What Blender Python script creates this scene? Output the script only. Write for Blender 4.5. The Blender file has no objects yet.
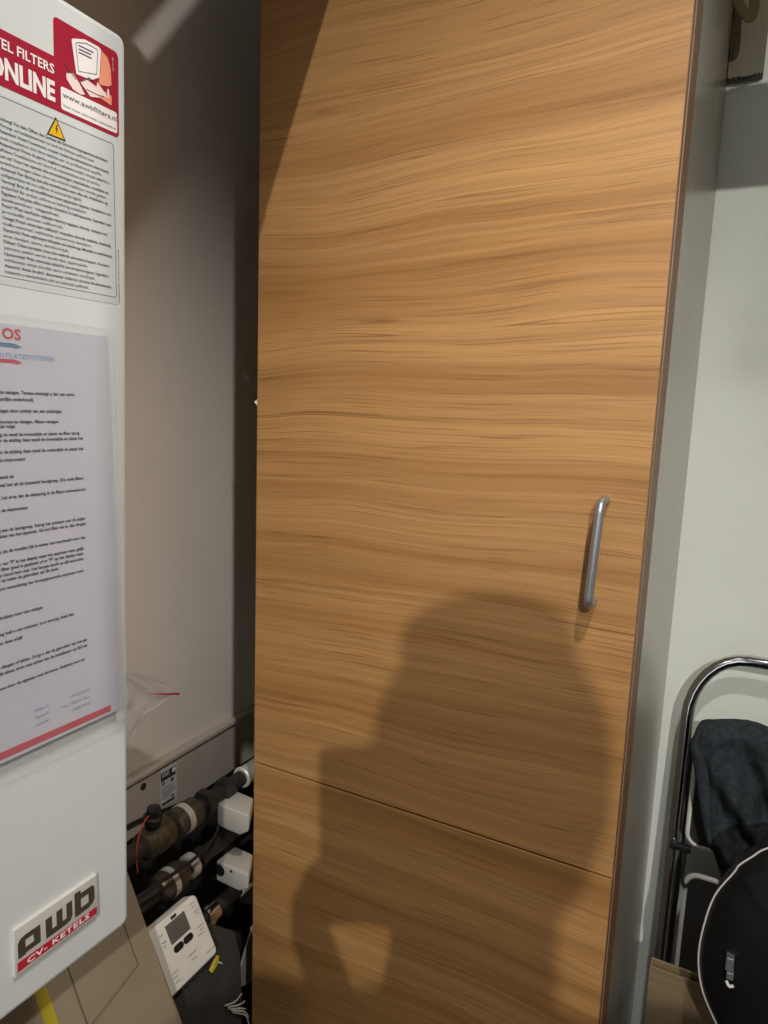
import bpy, bmesh, math, random
from mathutils import Vector, Matrix, noise
from math import sin, cos, pi, radians, sqrt

random.seed(7)
scene = bpy.context.scene
COL = scene.collection

# ------------------------------------------------------------------ helpers
def lin(r, g, b):
    f = lambda c: (c / 255 / 12.92) if c / 255 <= .04045 else ((c / 255 + .055) / 1.055) ** 2.4
    return (f(r), f(g), f(b), 1)

def new_mat(name):
    m = bpy.data.materials.new(name); m.use_nodes = True
    nt = m.node_tree; nt.nodes.clear()
    out = nt.nodes.new('ShaderNodeOutputMaterial')
    p = nt.nodes.new('ShaderNodeBsdfPrincipled')
    nt.links.new(p.outputs[0], out.inputs[0])
    return m, nt, p

def surf(name, c1, c2=None, rough=.5, metal=0, scale=20, bump=0, bscale=200, spec=.5, coat=0, stretch=None):
    """noise-varied procedural surface"""
    m, nt, p = new_mat(name)
    p.inputs['Roughness'].default_value = rough
    p.inputs['Metallic'].default_value = metal
    p.inputs['Specular IOR Level'].default_value = spec
    p.inputs['Coat Weight'].default_value = coat
    tc = nt.nodes.new('ShaderNodeTexCoord')
    src = tc.outputs['Object']
    if stretch:
        mp = nt.nodes.new('ShaderNodeMapping'); mp.inputs['Scale'].default_value = stretch
        nt.links.new(src, mp.inputs[0]); src = mp.outputs[0]
    n = nt.nodes.new('ShaderNodeTexNoise'); n.inputs['Scale'].default_value = scale
    n.inputs['Detail'].default_value = 4
    nt.links.new(src, n.inputs['Vector'])
    r = nt.nodes.new('ShaderNodeValToRGB')
    r.color_ramp.elements[0].color = c1; r.color_ramp.elements[1].color = c2 or c1
    r.color_ramp.elements[0].position = .35; r.color_ramp.elements[1].position = .65
    nt.links.new(n.outputs['Fac'], r.inputs[0]); nt.links.new(r.outputs[0], p.inputs['Base Color'])
    if bump:
        b = nt.nodes.new('ShaderNodeBump'); b.inputs['Strength'].default_value = bump
        b.inputs['Distance'].default_value = .002
        n2 = nt.nodes.new('ShaderNodeTexNoise'); n2.inputs['Scale'].default_value = bscale
        n2.inputs['Detail'].default_value = 3
        nt.links.new(src, n2.inputs['Vector'])
        nt.links.new(n2.outputs['Fac'], b.inputs['Height']); nt.links.new(b.outputs[0], p.inputs['Normal'])
    return m

OFF = {}
def thing(name, label, cat, loc=(0, 0, 0), group=None):
    o = bpy.data.objects.new(name, None); COL.objects.link(o)
    o.location = loc; o.empty_display_size = .05
    o['label'] = label; o['category'] = cat
    if group: o['group'] = group
    OFF[o.name] = Vector(loc)
    return o

def tag(o, label, cat, group=None):
    o['label'] = label; o['category'] = cat
    if group: o['group'] = group
    return o

def obj(name, bm, mat, parent=None, smooth=None, loc=None, label=None):
    """link a bmesh (world coordinates) as one mesh object"""
    off = OFF[parent.name] if parent else Vector(loc or (0, 0, 0))
    me = bpy.data.meshes.new(name)
    if isinstance(bm, bpy.types.Mesh):
        me = bm; me.name = name
        me.transform(Matrix.Translation(-off))
    else:
        bmesh.ops.translate(bm, verts=bm.verts[:], vec=-off)
        bmesh.ops.recalc_face_normals(bm, faces=bm.faces[:])
        bm.to_mesh(me); bm.free()
    me.materials.clear(); me.materials.append(mat)
    o = bpy.data.objects.new(name, me); COL.objects.link(o)
    if parent: o.parent = parent
    else: o.location = off
    OFF[o.name] = off
    if smooth is not None:
        for p in me.polygons: p.use_smooth = True
        if smooth < 3: me.set_sharp_from_angle(angle=smooth)
    if label: o['label'] = label
    return o

def struct(name, bm, mat):
    o = obj(name, bm, mat); o['kind'] = 'structure'; return o

def bx(bm, x0, x1, y0, y1, z0, z1, bev=0, seg=2):
    t = bmesh.new()
    vs = [t.verts.new((x, y, z)) for x in (x0, x1) for y in (y0, y1) for z in (z0, z1)]
    for f in ((0, 1, 3, 2), (4, 6, 7, 5), (0, 4, 5, 1), (2, 3, 7, 6), (0, 2, 6, 4), (1, 5, 7, 3)):
        t.faces.new([vs[i] for i in f])
    if bev:
        bmesh.ops.bevel(t, geom=t.edges[:], offset=bev, segments=seg, profile=.5, affect='EDGES', clamp_overlap=True)
    merge(bm, t); return bm

def merge(bm, t, M=None):
    if M is not None: bmesh.ops.transform(t, matrix=M, verts=t.verts[:])
    bmesh.ops.recalc_face_normals(t, faces=t.faces[:])
    mp = {v: bm.verts.new(v.co) for v in t.verts}
    for f in t.faces:
        try: bm.faces.new([mp[v] for v in f.verts])
        except ValueError: pass
    t.free()

def box(*a, **k):
    return bx(bmesh.new(), *a, **k)

def prism(bm, pts, u, v, n, o, d0, d1, bev=0):
    """2-D outline pts in the (u,v) frame at o, extruded along n from d0 to d1"""
    u, v, n, o = map(Vector, (u, v, n, o))
    t = bmesh.new()
    A = [t.verts.new(o + u * a + v * b + n * d0) for a, b in pts]
    B = [t.verts.new(o + u * a + v * b + n * d1) for a, b in pts]
    t.faces.new(A[::-1]); t.faces.new(B)
    for i in range(len(pts)):
        j = (i + 1) % len(pts); t.faces.new((A[i], A[j], B[j], B[i]))
    bmesh.ops.recalc_face_normals(t, faces=t.faces[:])
    if bev:
        ed = [e for e in t.edges if (e.verts[0] in B and e.verts[1] in B)]
        bmesh.ops.bevel(t, geom=ed, offset=bev, segments=3, profile=.5, affect='EDGES')
    bmesh.ops.triangulate(t, faces=[f for f in t.faces if len(f.verts) > 4])
    merge(bm, t); return bm

def rrect(w0, h0, w1, h1, r, seg=5):
    """rounded rectangle outline from (w0,h0) to (w1,h1)"""
    P = []
    for cx, cy, a in ((w1 - r, h1 - r, 0), (w0 + r, h1 - r, 90), (w0 + r, h0 + r, 180), (w1 - r, h0 + r, 270)):
        for k in range(seg + 1):
            t = radians(a + 90 * k / seg); P.append((cx + r * cos(t), cy + r * sin(t)))
    return P

def smooth_path(pts, n=6, closed=False):
    P = [Vector(p) for p in pts]; out = []
    m = len(P); rng = m if closed else m - 1
    for i in range(rng):
        p1, p2 = P[i], P[(i + 1) % m]
        p0 = P[i - 1] if (closed or i > 0) else p1 * 2 - p2
        p3 = P[(i + 2) % m] if (closed or i + 2 < m) else p2 * 2 - p1
        for k in range(n):
            t = k / n
            out.append(.5 * ((2 * p1) + (p2 - p0) * t + (2 * p0 - 5 * p1 + 4 * p2 - p3) * t * t + (3 * p1 - p0 - 3 * p2 + p3) * t ** 3))
    if not closed: out.append(P[-1])
    return out

def tube(bm, pts, r, seg=14, closed=False, flat=None, caps=True):
    """swept tube; r a number or a list; flat = (normal, factor) squashes the section along a direction"""
    P = [Vector(p) for p in pts]; m = len(P)
    t = bmesh.new(); rings = []; prev = None
    for i in range(m):
        a = P[i - 1] if (i > 0 or closed) else P[i]; b = P[(i + 1) % m] if (i < m - 1 or closed) else P[i]
        T = (b - a).normalized()
        if prev is None:
            h = Vector((0, 0, 1)) if abs(T.z) < .9 else Vector((1, 0, 0))
            U = T.cross(h).normalized()
        else:
            U = (prev - T * prev.dot(T)).normalized()
        prev = U; V = T.cross(U)
        rr = r[i] if isinstance(r, (list, tuple)) else r
        ring = []
        for k in range(seg):
            q = 2 * pi * k / seg; d = U * cos(q) * rr + V * sin(q) * rr
            if flat:
                nn = Vector(flat[0]); d = d - nn * d.dot(nn) * (1 - flat[1])
            ring.append(t.verts.new(P[i] + d))
        rings.append(ring)
    for i in range(m if closed else m - 1):
        A, B = rings[i], rings[(i + 1) % m]
        for k in range(seg):
            j = (k + 1) % seg; t.faces.new((A[k], A[j], B[j], B[k]))
    if caps and not closed:
        t.faces.new(rings[0][::-1]); t.faces.new(rings[-1])
    merge(bm, t); return bm

def lathe(bm, prof, o, axis, seg=24):
    """profile [(along, radius)...] about an axis through o"""
    ax = Vector(axis).normalized(); o = Vector(o)
    h = Vector((0, 0, 1)) if abs(ax.z) < .9 else Vector((1, 0, 0))
    U = ax.cross(h).normalized(); V = ax.cross(U); t = bmesh.new(); R = []
    for a, r in prof:
        R.append([t.verts.new(o + ax * a + (U * cos(2 * pi * k / seg) + V * sin(2 * pi * k / seg)) * max(r, 1e-5)) for k in range(seg)])
    for A, B in zip(R, R[1:]):
        for k in range(seg):
            j = (k + 1) % seg; t.faces.new((A[k], A[j], B[j], B[k]))
    t.faces.new(R[0][::-1]); t.faces.new(R[-1])
    merge(bm, t); return bm

def text_bm(bm, s, o, u, v, w=None, h=None, bold=0, align='L', depth=0, spacing=1, shear=0):
    """flat lettering: lower-left corner at o, u the reading direction, v up; scaled to width w and / or cap height h"""
    c = bpy.data.curves.new('lettering', 'FONT'); c.body = s; c.size = 1; c.offset = bold
    c.resolution_u = 2; c.space_character = spacing; c.shear = shear
    tmp = bpy.data.objects.new('lettering', c); COL.objects.link(tmp)
    dg = bpy.context.evaluated_depsgraph_get(); dg.update()
    me = bpy.data.meshes.new_from_object(tmp.evaluated_get(dg))
    bpy.data.objects.remove(tmp); bpy.data.curves.remove(c)
    if not me.vertices:
        return bm
    xs = [q.co.x for q in me.vertices]
    x0, x1 = min(xs), max(xs)
    sy = h / .69 if h else None
    sx = w / (x1 - x0) if w else sy
    sy = sy or sx
    dx = {'L': 0, 'R': -(x1 - x0) * sx, 'C': -(x1 - x0) * sx / 2}[align]
    u, v, o = Vector(u), Vector(v), Vector(o); n = u.cross(v)
    base = [bm.verts.new(o + u * ((q.co.x - x0) * sx + dx) + v * (q.co.y * sy)) for q in me.vertices]
    for p in me.polygons:
        try: bm.faces.new([base[i] for i in p.vertices])
        except ValueError: pass
    bpy.data.meshes.remove(me)
    return bm

def flat_poly(bm, pts, o, u, v):
    o, u, v = Vector(o), Vector(u), Vector(v)
    f = bm.faces.new([bm.verts.new(o + u * a + v * b) for a, b in pts]); f.normal_update()
    bmesh.ops.triangulate(bm, faces=[f], ngon_method='EAR_CLIP'); return bm

# ------------------------------------------------------------------ materials
M = {}
M['plaster'] = surf('cream wall plaster', lin(226, 217, 207), lin(230, 221, 211), .85, bump=.25, bscale=350, scale=6)
M['plaster_back'] = surf('pale wall paint', lin(224, 228, 217), lin(228, 232, 221), .8, bump=.2, bscale=350, scale=6)
M['ceiling'] = surf('ceiling paint', lin(225, 222, 215), lin(230, 227, 220), .9, scale=4)
M['floor'] = surf('grey floor', lin(96, 92, 86), lin(112, 107, 100), .6, scale=12, bump=.1)
M['boiler'] = surf('white enamel', lin(206, 208, 205), lin(209, 211, 208), .38, bump=.05, bscale=500)
M['grey_side'] = surf('grey melamine', lin(146, 134, 119), lin(152, 140, 125), .22, scale=30, bump=.06, bscale=600)
M['steel'] = surf('brushed steel', lin(172, 174, 178), lin(186, 188, 191), .36, .85, stretch=(300, 300, 8), scale=3)
M['chrome'] = surf('chrome', lin(205, 205, 208), lin(212, 212, 214), .08, 1)
M['brass'] = surf('dull brass', lin(80, 74, 60), lin(104, 97, 80), .42, .75, scale=60)
M['pipe_dark'] = surf('dark pipe', lin(42, 38, 33), lin(56, 51, 45), .55, .3, scale=80)
M['pipe_pale'] = surf('galvanised pipe', lin(190, 186, 178), lin(206, 202, 194), .35, .3, scale=40)
M['black'] = surf('black plastic', lin(22, 22, 23), lin(28, 28, 29), .4, scale=40)
M['black_gloss'] = surf('glossy black plastic', lin(9, 9, 11), lin(12, 12, 14), .42, scale=30)
M['rubber'] = surf('black rubber cable', lin(20, 19, 18), lin(26, 25, 24), .6)
M['red_wire'] = surf('orange red cable', lin(190, 70, 45), lin(170, 60, 38), .5)
M['white_plastic'] = surf('white plastic', lin(208, 204, 194), lin(214, 210, 200), .45, bump=.03)
M['white_plastic2'] = surf('off white plastic', lin(172, 167, 158), lin(177, 172, 163), .5)
M['card'] = surf('brown cardboard', lin(124, 104, 76), lin(134, 114, 86), .85, stretch=(4, 4, 60), scale=5, bump=.1)
M['card_grey'] = surf('pale greyish board', lin(130, 115, 93), lin(137, 122, 100), .8, scale=12, bump=.08)
M['board_pale'] = surf('pale melamine board', lin(176, 166, 154), lin(182, 172, 160), .6, scale=14)
M['casing'] = surf('beige casing paint', lin(112, 104, 84), lin(118, 110, 90), .7, scale=14)
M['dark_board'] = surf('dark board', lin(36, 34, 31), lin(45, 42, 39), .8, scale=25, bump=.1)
M['yellow'] = surf('yellow tape', lin(160, 144, 30), lin(168, 152, 38), .5)
M['screen'] = surf('grey display', lin(88, 84, 78), lin(94, 90, 84), .3)
M['ink'] = surf('black ink', lin(40, 38, 38), lin(46, 44, 44), .6)
M['ink_soft'] = surf('grey ink', lin(78, 76, 78), lin(86, 84, 86), .6)
M['red'] = surf('crimson print', lin(158, 22, 48), lin(163, 25, 51), .45)
M['red2'] = surf('red print', lin(178, 30, 48), lin(184, 34, 52), .5)
M['white_print'] = surf('white print', lin(236, 228, 226), lin(238, 231, 229), .5)
M['salmon'] = surf('salmon print', lin(236, 150, 118), lin(238, 154, 122), .5)
M['blush'] = surf('pale pink print', lin(240, 214, 206), lin(242, 217, 209), .5)
M['label'] = surf('pale label foil', lin(196, 199, 198), lin(200, 203, 202), .45)
M['paper'] = surf('white paper', lin(180, 178, 186), lin(186, 181, 188), .8, scale=30)
M['teal'] = surf('teal blue print', lin(60, 110, 140), lin(64, 114, 144), .6)
M['blue'] = surf('blue print', lin(104, 128, 178), lin(108, 132, 182), .6)
M['tri'] = surf('warning yellow', lin(226, 178, 26), lin(230, 182, 30), .5)
M['badge'] = surf('silver badge', lin(198, 194, 186), lin(202, 198, 190), .35, .1)
M['badge_ink'] = surf('dark brown lettering', lin(66, 58, 48), lin(70, 62, 52), .5)
M['cloth'] = surf('charcoal cloth', lin(42, 47, 51), lin(55, 60, 64), .95, scale=90, bump=.5, bscale=900, spec=.2)
M['tread'] = surf('dark rubber tread', lin(32, 30, 29), lin(38, 36, 35), .7, stretch=(1, 1, 60), scale=12, bump=.3)
M['trim_pale'] = surf('pale plastic edging', lin(205, 203, 196), lin(212, 210, 203), .4)
M['olive'] = surf('olive webbing', lin(70, 63, 34), lin(80, 72, 38), .9, scale=200)
M['duct'] = surf('aluminium duct', lin(170, 170, 170), lin(190, 190, 190), .4, .6, scale=30)
M['skin'] = surf('skin', lin(205, 160, 135), lin(212, 168, 143), .55, scale=40)
M['hair'] = surf('dark brown hair', lin(48, 36, 28), lin(60, 46, 36), .7, stretch=(1, 1, .2), scale=150)
M['jacket'] = surf('navy jumper', lin(44, 50, 64), lin(52, 58, 72), .95, scale=120, bump=.3)
M['trousers'] = surf('dark trousers', lin(50, 50, 54), lin(58, 58, 62), .9, scale=100)
M['phone'] = surf('phone body', lin(24, 24, 28), lin(28, 28, 32), .35)
M['lens'] = surf('lens glass', lin(8, 8, 12), lin(12, 12, 18), .05)

def clear_plastic(name, alpha, rough, tint=(1, 1, 1, 1)):
    m, nt, p = new_mat(name)
    out = [n for n in nt.nodes if n.type == 'OUTPUT_MATERIAL'][0]
    tr = nt.nodes.new('ShaderNodeBsdfTransparent'); tr.inputs[0].default_value = tint
    mx = nt.nodes.new('ShaderNodeMixShader')
    tc = nt.nodes.new('ShaderNodeTexCoord'); n = nt.nodes.new('ShaderNodeTexNoise'); n.inputs['Scale'].default_value = 40
    mr = nt.nodes.new('ShaderNodeMapRange'); mr.inputs[3].default_value = alpha * .8; mr.inputs[4].default_value = alpha * 1.2
    nt.links.new(tc.outputs['Object'], n.inputs['Vector']); nt.links.new(n.outputs['Fac'], mr.inputs[0])
    nt.links.new(mr.outputs[0], mx.inputs[0])
    p.inputs['Base Color'].default_value = lin(215, 215, 220); p.inputs['Roughness'].default_value = rough
    nt.links.new(tr.outputs[0], mx.inputs[1]); nt.links.new(p.outputs[0], mx.inputs[2]); nt.links.new(mx.outputs[0], out.inputs[0])
    return m
M['sleeve'] = clear_plastic('clear plastic sleeve', .07, .15)
M['bag'] = clear_plastic('clear plastic bag', .3, .1)

def emit(name, col, s):
    m, nt, p = new_mat(name)
    p.inputs['Emission Color'].default_value = col; p.inputs['Emission Strength'].default_value = s
    p.inputs['Base Color'].default_value = (.8, .8, .8, 1)
    return m

def wood(name, dark=1.0):
    m, nt, p = new_mat(name)
    N = nt.nodes.new; L = nt.links.new
    def math_(op, a, b=None, c=None):
        n = N('ShaderNodeMath'); n.operation = op
        for i, q in enumerate((a, b, c)):
            if q is None: continue
            if isinstance(q, (int, float)): n.inputs[i].default_value = q
            else: L(q, n.inputs[i])
        return n.outputs[0]
    def nz(vec, scale, detail=2, rough=.5, dim='3D'):
        n = N('ShaderNodeTexNoise'); n.inputs['Scale'].default_value = scale
        n.inputs['Detail'].default_value = detail; n.inputs['Roughness'].default_value = rough
        L(vec, n.inputs['Vector']); return n.outputs['Fac']
    def mapped(vec, s, l=(0, 0, 0)):
        n = N('ShaderNodeMapping'); n.inputs['Scale'].default_value = s; n.inputs['Location'].default_value = l
        L(vec, n.inputs[0]); return n.outputs[0]
    tc = N('ShaderNodeTexCoord'); co = tc.outputs['Object']
    sep = N('ShaderNodeSeparateXYZ'); L(co, sep.inputs[0])
    x, y, z = sep.outputs
    # slow waviness of the grain
    w1 = nz(mapped(co, (1.5, 0, 2.4), (3.1, 0, 1.7)), 1, 1)
    w2 = nz(mapped(co, (5, 0, 9), (1.3, 0, 4.2)), 1, 1)
    zz = math_('ADD', z, math_('ADD', math_('MULTIPLY', math_('SUBTRACT', w1, .5), .10), math_('MULTIPLY', math_('SUBTRACT', w2, .5), .012)))
    cmb = N('ShaderNodeCombineXYZ'); L(math_('MULTIPLY', x, .35), cmb.inputs[0]); L(y, cmb.inputs[1]); L(zz, cmb.inputs[2])
    g = cmb.outputs[0]
    bands = nz(mapped(g, (1.2, 1, 20)), 1, 3, .6)          # broad darker bands
    fine = nz(mapped(g, (5, 5, 190)), 1, 3, .6)             # fibres
    pores = nz(mapped(g, (16, 20, 520)), 1, 2, .6)          # short dark pores
    rings = nz(mapped(g, (.9, 1, 34)), 1, 1.5, .5)         # thin growth-ring lines
    rr = N('ShaderNodeValToRGB'); L(math_('PINGPONG', math_('MULTIPLY', rings, 18), .5), rr.inputs[0])
    rr.color_ramp.elements[0].position = 0; rr.color_ramp.elements[0].color = (1, 1, 1, 1)
    rr.color_ramp.elements[1].position = .075; rr.color_ramp.elements[1].color = (0, 0, 0, 1)
    brk = N('ShaderNodeValToRGB'); L(nz(mapped(co, (5, 0, 40), (7, 0, 2)), 1, 2), brk.inputs[0])
    brk.color_ramp.elements[0].position = .42; brk.color_ramp.elements[1].position = .62
    lines = math_('MULTIPLY', rr.outputs[0], brk.outputs[0])
    base = N('ShaderNodeValToRGB'); L(bands, base.inputs[0])
    e = base.color_ramp.elements
    d = dark
    sc_ = lambda c: (c[0] * d, c[1] * d, c[2] * d, 1)
    e[0].position = .28; e[0].color = sc_(lin(148, 106, 58))
    e[1].position = .62; e[1].color = sc_(lin(177, 133, 82))
    k = e.new(.42); k.color = sc_(lin(164, 119, 69))
    k = e.new(.5); k.color = sc_(lin(171, 127, 77))
    def mixc(a, b, f, bt='MIX'):
        n = N('ShaderNodeMix'); n.data_type = 'RGBA'; n.blend_type = bt
        if isinstance(f, (int, float)): n.inputs['Factor'].default_value = f
        else: L(f, n.inputs['Factor'])
        for s_, q in (('A', a), ('B', b)):
            i = [s for s in n.inputs if s.name == s_ and s.type == 'RGBA'][0]
            if isinstance(q, tuple): i.default_value = q
            else: L(q, i)
        return [o for o in n.outputs if o.type == 'RGBA'][0]
    fr = N('ShaderNodeMapRange'); L(fine, fr.inputs[0]); fr.inputs[1].default_value = .3; fr.inputs[2].default_value = .7
    fr.inputs[3].default_value = .82; fr.inputs[4].default_value = 1.10
    c = mixc(base.outputs[0], fr.outputs[0], 1.0, 'MULTIPLY')
    pr_ = N('ShaderNodeMapRange'); L(pores, pr_.inputs[0]); pr_.inputs[1].default_value = .58; pr_.inputs[2].default_value = .68
    pr_.inputs[3].default_value = 0; pr_.inputs[4].default_value = .5
    c = mixc(c, sc_(lin(112, 70, 34)), pr_.outputs[0])
    c = mixc(c, sc_(lin(104, 66, 32)), math_('MULTIPLY', lines, .62))
    L(c, p.inputs['Base Color'])
    p.inputs['Roughness'].default_value = .48; p.inputs['Specular IOR Level'].default_value = .35
    b = N('ShaderNodeBump'); b.inputs['Strength'].default_value = .12; b.inputs['Distance'].default_value = .001
    L(fine, b.inputs['Height']); L(b.outputs[0], p.inputs['Normal'])
    return m
M['wood'] = wood('warm wood veneer')
M['wood_edge'] = surf('brown edge banding', lin(118, 82, 52), lin(128, 90, 58), .5, stretch=(40, 40, 3), scale=3)

# ------------------------------------------------------------------ room
XW, XR, YB, YF, ZC = -.86, 1.25, 1.497, -2.6, 2.5
struct('floor', box(XW - .1, XR + .1, YF - .1, YB + .1, -.1, 0), M['floor'])
struct('ceiling', box(XW - .1, XR + .1, YF - .1, YB + .1, ZC, ZC + .1), M['ceiling'])
struct('wall_left', box(XW - .1, XW, YF - .1, YB + .1, 0, ZC), M['plaster'])
struct('wall_back', box(XW, XR, YB, YB + .1, 0, ZC), M['plaster_back'])
struct('wall_right', box(XR, XR + .1, YF - .1, YB + .1, 0, ZC), M['plaster'])
bm = box(XW, -.45, YF - .1, YF, 0, ZC); bx(bm, .75, XR, YF - .1, YF, 0, ZC); bx(bm, -.45, .75, YF - .1, YF, 2.25, ZC)
struct('wall_front', bm, M['plaster'])

# pipe-mounting board along the left wall with a rounded ledge on top
mb = tag(obj('mounting_board', box(XW, XW + .014, -.1, YB - .002, 0.7699, 0.8678, .002), M['board_pale'], loc=(XW, .7, 0.7699)),
         'pale board with a screw and a sticker along the left wall above the pipes', 'board')
struct('trim_1', box(XW, XW + .019, -.1, YB - .002, 0.8678, 0.8768, .002, 2), M['board_pale'])
bm = bmesh.new(); lathe(bm, [(0, .006), (.0012, .006), (.0022, .004), (.0023, .0005)], (XW + .014, 0.7949, 0.8511), (1, 0, 0), 16)
obj('screw', bm, M['pipe_dark'], mb, .6)
s = obj('sticker', box(XW + .014, XW + .0145, 0.8336, 0.8721, 0.7901, 0.8600), M['label'], mb)
bm = bmesh.new(); flat_poly(bm, [(0, .047), (.035, .047), (.035, .063), (0, .063)], (XW + .0147, 0.8341, 0.7916), (0, 1, 0), (0, 0, 1))
flat_poly(bm, [(.002, .001), (.032, .001), (.032, .006), (.002, .006)], (XW + .0147, 0.8341, 0.7916), (0, 1, 0), (0, 0, 1))
flat_poly(bm, [(.024, .037), (.030, .037), (.030, .044), (.024, .044)], (XW + .0147, 0.8341, 0.7916), (0, 1, 0), (0, 0, 1))
flat_poly(bm, [(.024, .0085), (.031, .0085), (.031, .012), (.024, .012)], (XW + .0147, 0.8341, 0.7916), (0, 1, 0), (0, 0, 1))
for zz, w in ((.033, .02), (.029, .026), (.0245, .03), (.021, .03), (.017, .024), (.013, .018)):
    flat_poly(bm, [(.003, zz), (.003 + w, zz), (.003 + w, zz + .0011), (.003, zz + .0011)], (XW + .0147, 0.8341, 0.7916), (0, 1, 0), (0, 0, 1))
obj('sticker_print', bm, M['ink'], s)
bm = bmesh.new(); text_bm(bm, 'KOUD', (XW + .0149, 0.8371, 0.8455), (0, 1, 0), (0, 0, 1), w=.017, h=.0075, bold=.02)
lathe(bm, [(0, .0045), (.0001, .0045)], (XW + .0148, 0.8647, 0.8491), (1, 0, 0), 14)
obj('sticker_lettering', bm, M['white_print'], s)
bm = bmesh.new(); lathe(bm, [(0, .0042), (.0001, .0042)], (XW + .0147, 0.8397, 0.8339), (1, 0, 0), 14)
obj('sticker_emblem', bm, M['blue'], s)

# ------------------------------------------------------------------ tall cabinet
XL, XRT, YC = -.7045, -.1045, .91
ZG = .8828; ZTOP = 2.34
cab = thing('tall_cabinet', 'tall wood veneered cabinet with grey sides, standing against the back wall', 'cabinet', ((XL + XRT) / 2, 1.2, 0))
bm = box(XL, XL + .018, YC + .019, YB - .002, 0, ZTOP, .0006, 1); obj('side_panel', bm, M['grey_side'], cab)
bm = box(XRT - .018, XRT, YC + .019, YB - .002, 0, ZTOP, .0006, 1); obj('side_panel', bm, M['grey_side'], cab)
bm = box(XL + .018, XRT - .018, YB - .012, YB - .002, 0, ZTOP); obj('back_panel', bm, M['grey_side'], cab)
bm = box(XL + .018, XRT - .018, YC + .03, YB - .012, ZTOP - .018, ZTOP); obj('top_panel', bm, M['grey_side'], cab)
bm = box(XL + .018, XRT - .018, YC + .03, YB - .012, ZG - .009, ZG + .009); obj('shelf', bm, M['grey_side'], cab)
bm = box(XL + .018, XRT - .018, YC + .03, YB - .012, .06, .078); obj('shelf', bm, M['grey_side'], cab)
obj('front_stile', box(XRT, XRT + .0008, YC + .0195, YC + .082, .002, ZTOP - .002), M['wood_edge'], cab)
def front(z0, z1):
    d = obj('door', box(XL + .001, XRT - .001, YC, YC + .0175, z0, z1, .0008, 2), M['wood'], cab)
    for a, b in ((XL + .0003, XL + .001), (XRT - .001, XRT - .0003)):
        obj('edge_band', box(a, b, YC + .0009, YC + .0172, z0 + .001, z1 - .001), M['wood_edge'], d)
    return d
door = front(ZG + .0012, ZTOP)
low = front(.06, ZG - .0018)
b = bmesh.new(); prism(b, [(0, -.006), (0, .006), (-.0075, .001)], (1, 0, 0), (0, 0, 1), (0, 1, 0), (XL + .0004, .9125, 1.496), 0, .0008)
obj('tape_scrap', b, M['white_print'], cab, label='tiny white scrap of tape')
# bow handle
hp = Vector((-.1545, YC, 1.3915)); hq = Vector((-.1600, YC, 1.2590))
pro = .034; r_ = .012
ax = (hp - hq).normalized(); nn = Vector((0, -1, 0))
path = [hp + nn * 0, hp + nn * (pro - r_)]
for k in range(1, 6):
    a = radians(90 * k / 6); path.append(hp + nn * (pro - r_ + r_ * sin(a)) - ax * (r_ - r_ * cos(a)))
path.append(hp + nn * pro - ax * r_); path.append(hq + nn * pro + ax * r_)
for k in range(1, 6):
    a = radians(90 * k / 6); path.append(hq + nn * (pro - r_ + r_ * cos(a)) + ax * (r_ - r_ * sin(a)))
path += [hq + nn * (pro - r_), hq]
bm = bmesh.new(); tube(bm, path, .0058, 18); obj('handle', bm, M['steel'], door, 1.0, label='brushed steel bow handle')

# ------------------------------------------------------------------ boiler on the left wall
XB, Y1, ZB, ZT = -.444, .4135, 1.0390, 1.7640
Y0 = Y1 - .41
boiler = thing('wall_boiler', 'white wall-hung heating boiler with warning labels and a silver badge', 'boiler', (-.62, .2, ZB))
obj('casing', box(XW + .001, XB - .05, Y0 + .006, Y1 - .006, ZB + .006, ZT - .006, .004), M['boiler'], boiler, .6)
# front cover: rounded corners and edges
bm = bmesh.new()
prism(bm, rrect(Y0, ZB, Y1, ZT, .007, 6), (0, 1, 0), (0, 0, 1), (1, 0, 0), (XB, 0, 0), -.05, 0, .0045)
# the boiler hangs about a degree out of true: turned about its upper far corner
TILT = Matrix.Translation((0, Y1, ZT)) @ Matrix.Rotation(radians(-1.2), 4, 'X') @ Matrix.Translation((0, -Y1, -ZT))
bmesh.ops.transform(bm, matrix=TILT, verts=bm.verts[:])
cover = obj('front_cover', bm, M['boiler'], boiler, 3)
for p_ in cover.data.polygons:
    if p_.area > 2e-4: p_.use_smooth = False
bm = bmesh.new(); lathe(bm, [(0, .062), (.05, .062), (.055, .055), (.25, .055), (.34, .055)], (-.62, .14, ZT - .006), (0, 0, 1), 28)
obj('flue_pipe', bm, M['duct'], boiler, .8)
U, V = (0, 1, 0), (0, 0, 1)
def F(d=.0003): return (XB + d, 0, 0)
# filter advertisement sticker: banner plus square with rounded corners
fs = obj('filter_sticker', prism(bmesh.new(),
    [(Y0 + .07, 1.6922), (.4000, 1.6905), (.4025, 1.6908), (.4041, 1.6930), (.4049, 1.7460), (.4040, 1.7485), (.4018, 1.7497), (.3523, 1.7500), (.3508, 1.7492), (.3500, 1.7475), (.3496, 1.7246), (Y0 + .07, 1.7246)],
    U, V, (1, 0, 0), F(0), 0, .0003), M['red'], cover)
bm = bmesh.new(); text_bm(bm, 'BESTEL FILTERS', F(.0005)[:1] + (.3494, 1.7133), U, V, w=.0555, h=.0058, bold=.018, align='R')
text_bm(bm, 'ONLINE', F(.0005)[:1] + (.3495, 1.6962), U, V, w=.0478, h=.0118, bold=.04, align='R')
flat_poly(bm, rrect(.3540, 1.6930, .4023, 1.7077, .0015, 3), F(.0005), U, V)
flat_poly(bm, [(.3640, 1.7410), (.3652, 1.7424), (.3750, 1.7460), (.3872, 1.7464), (.3890, 1.7450), (.3872, 1.7262), (.3800, 1.7215), (.3672, 1.7205)], F(.0005), U, V)
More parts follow.
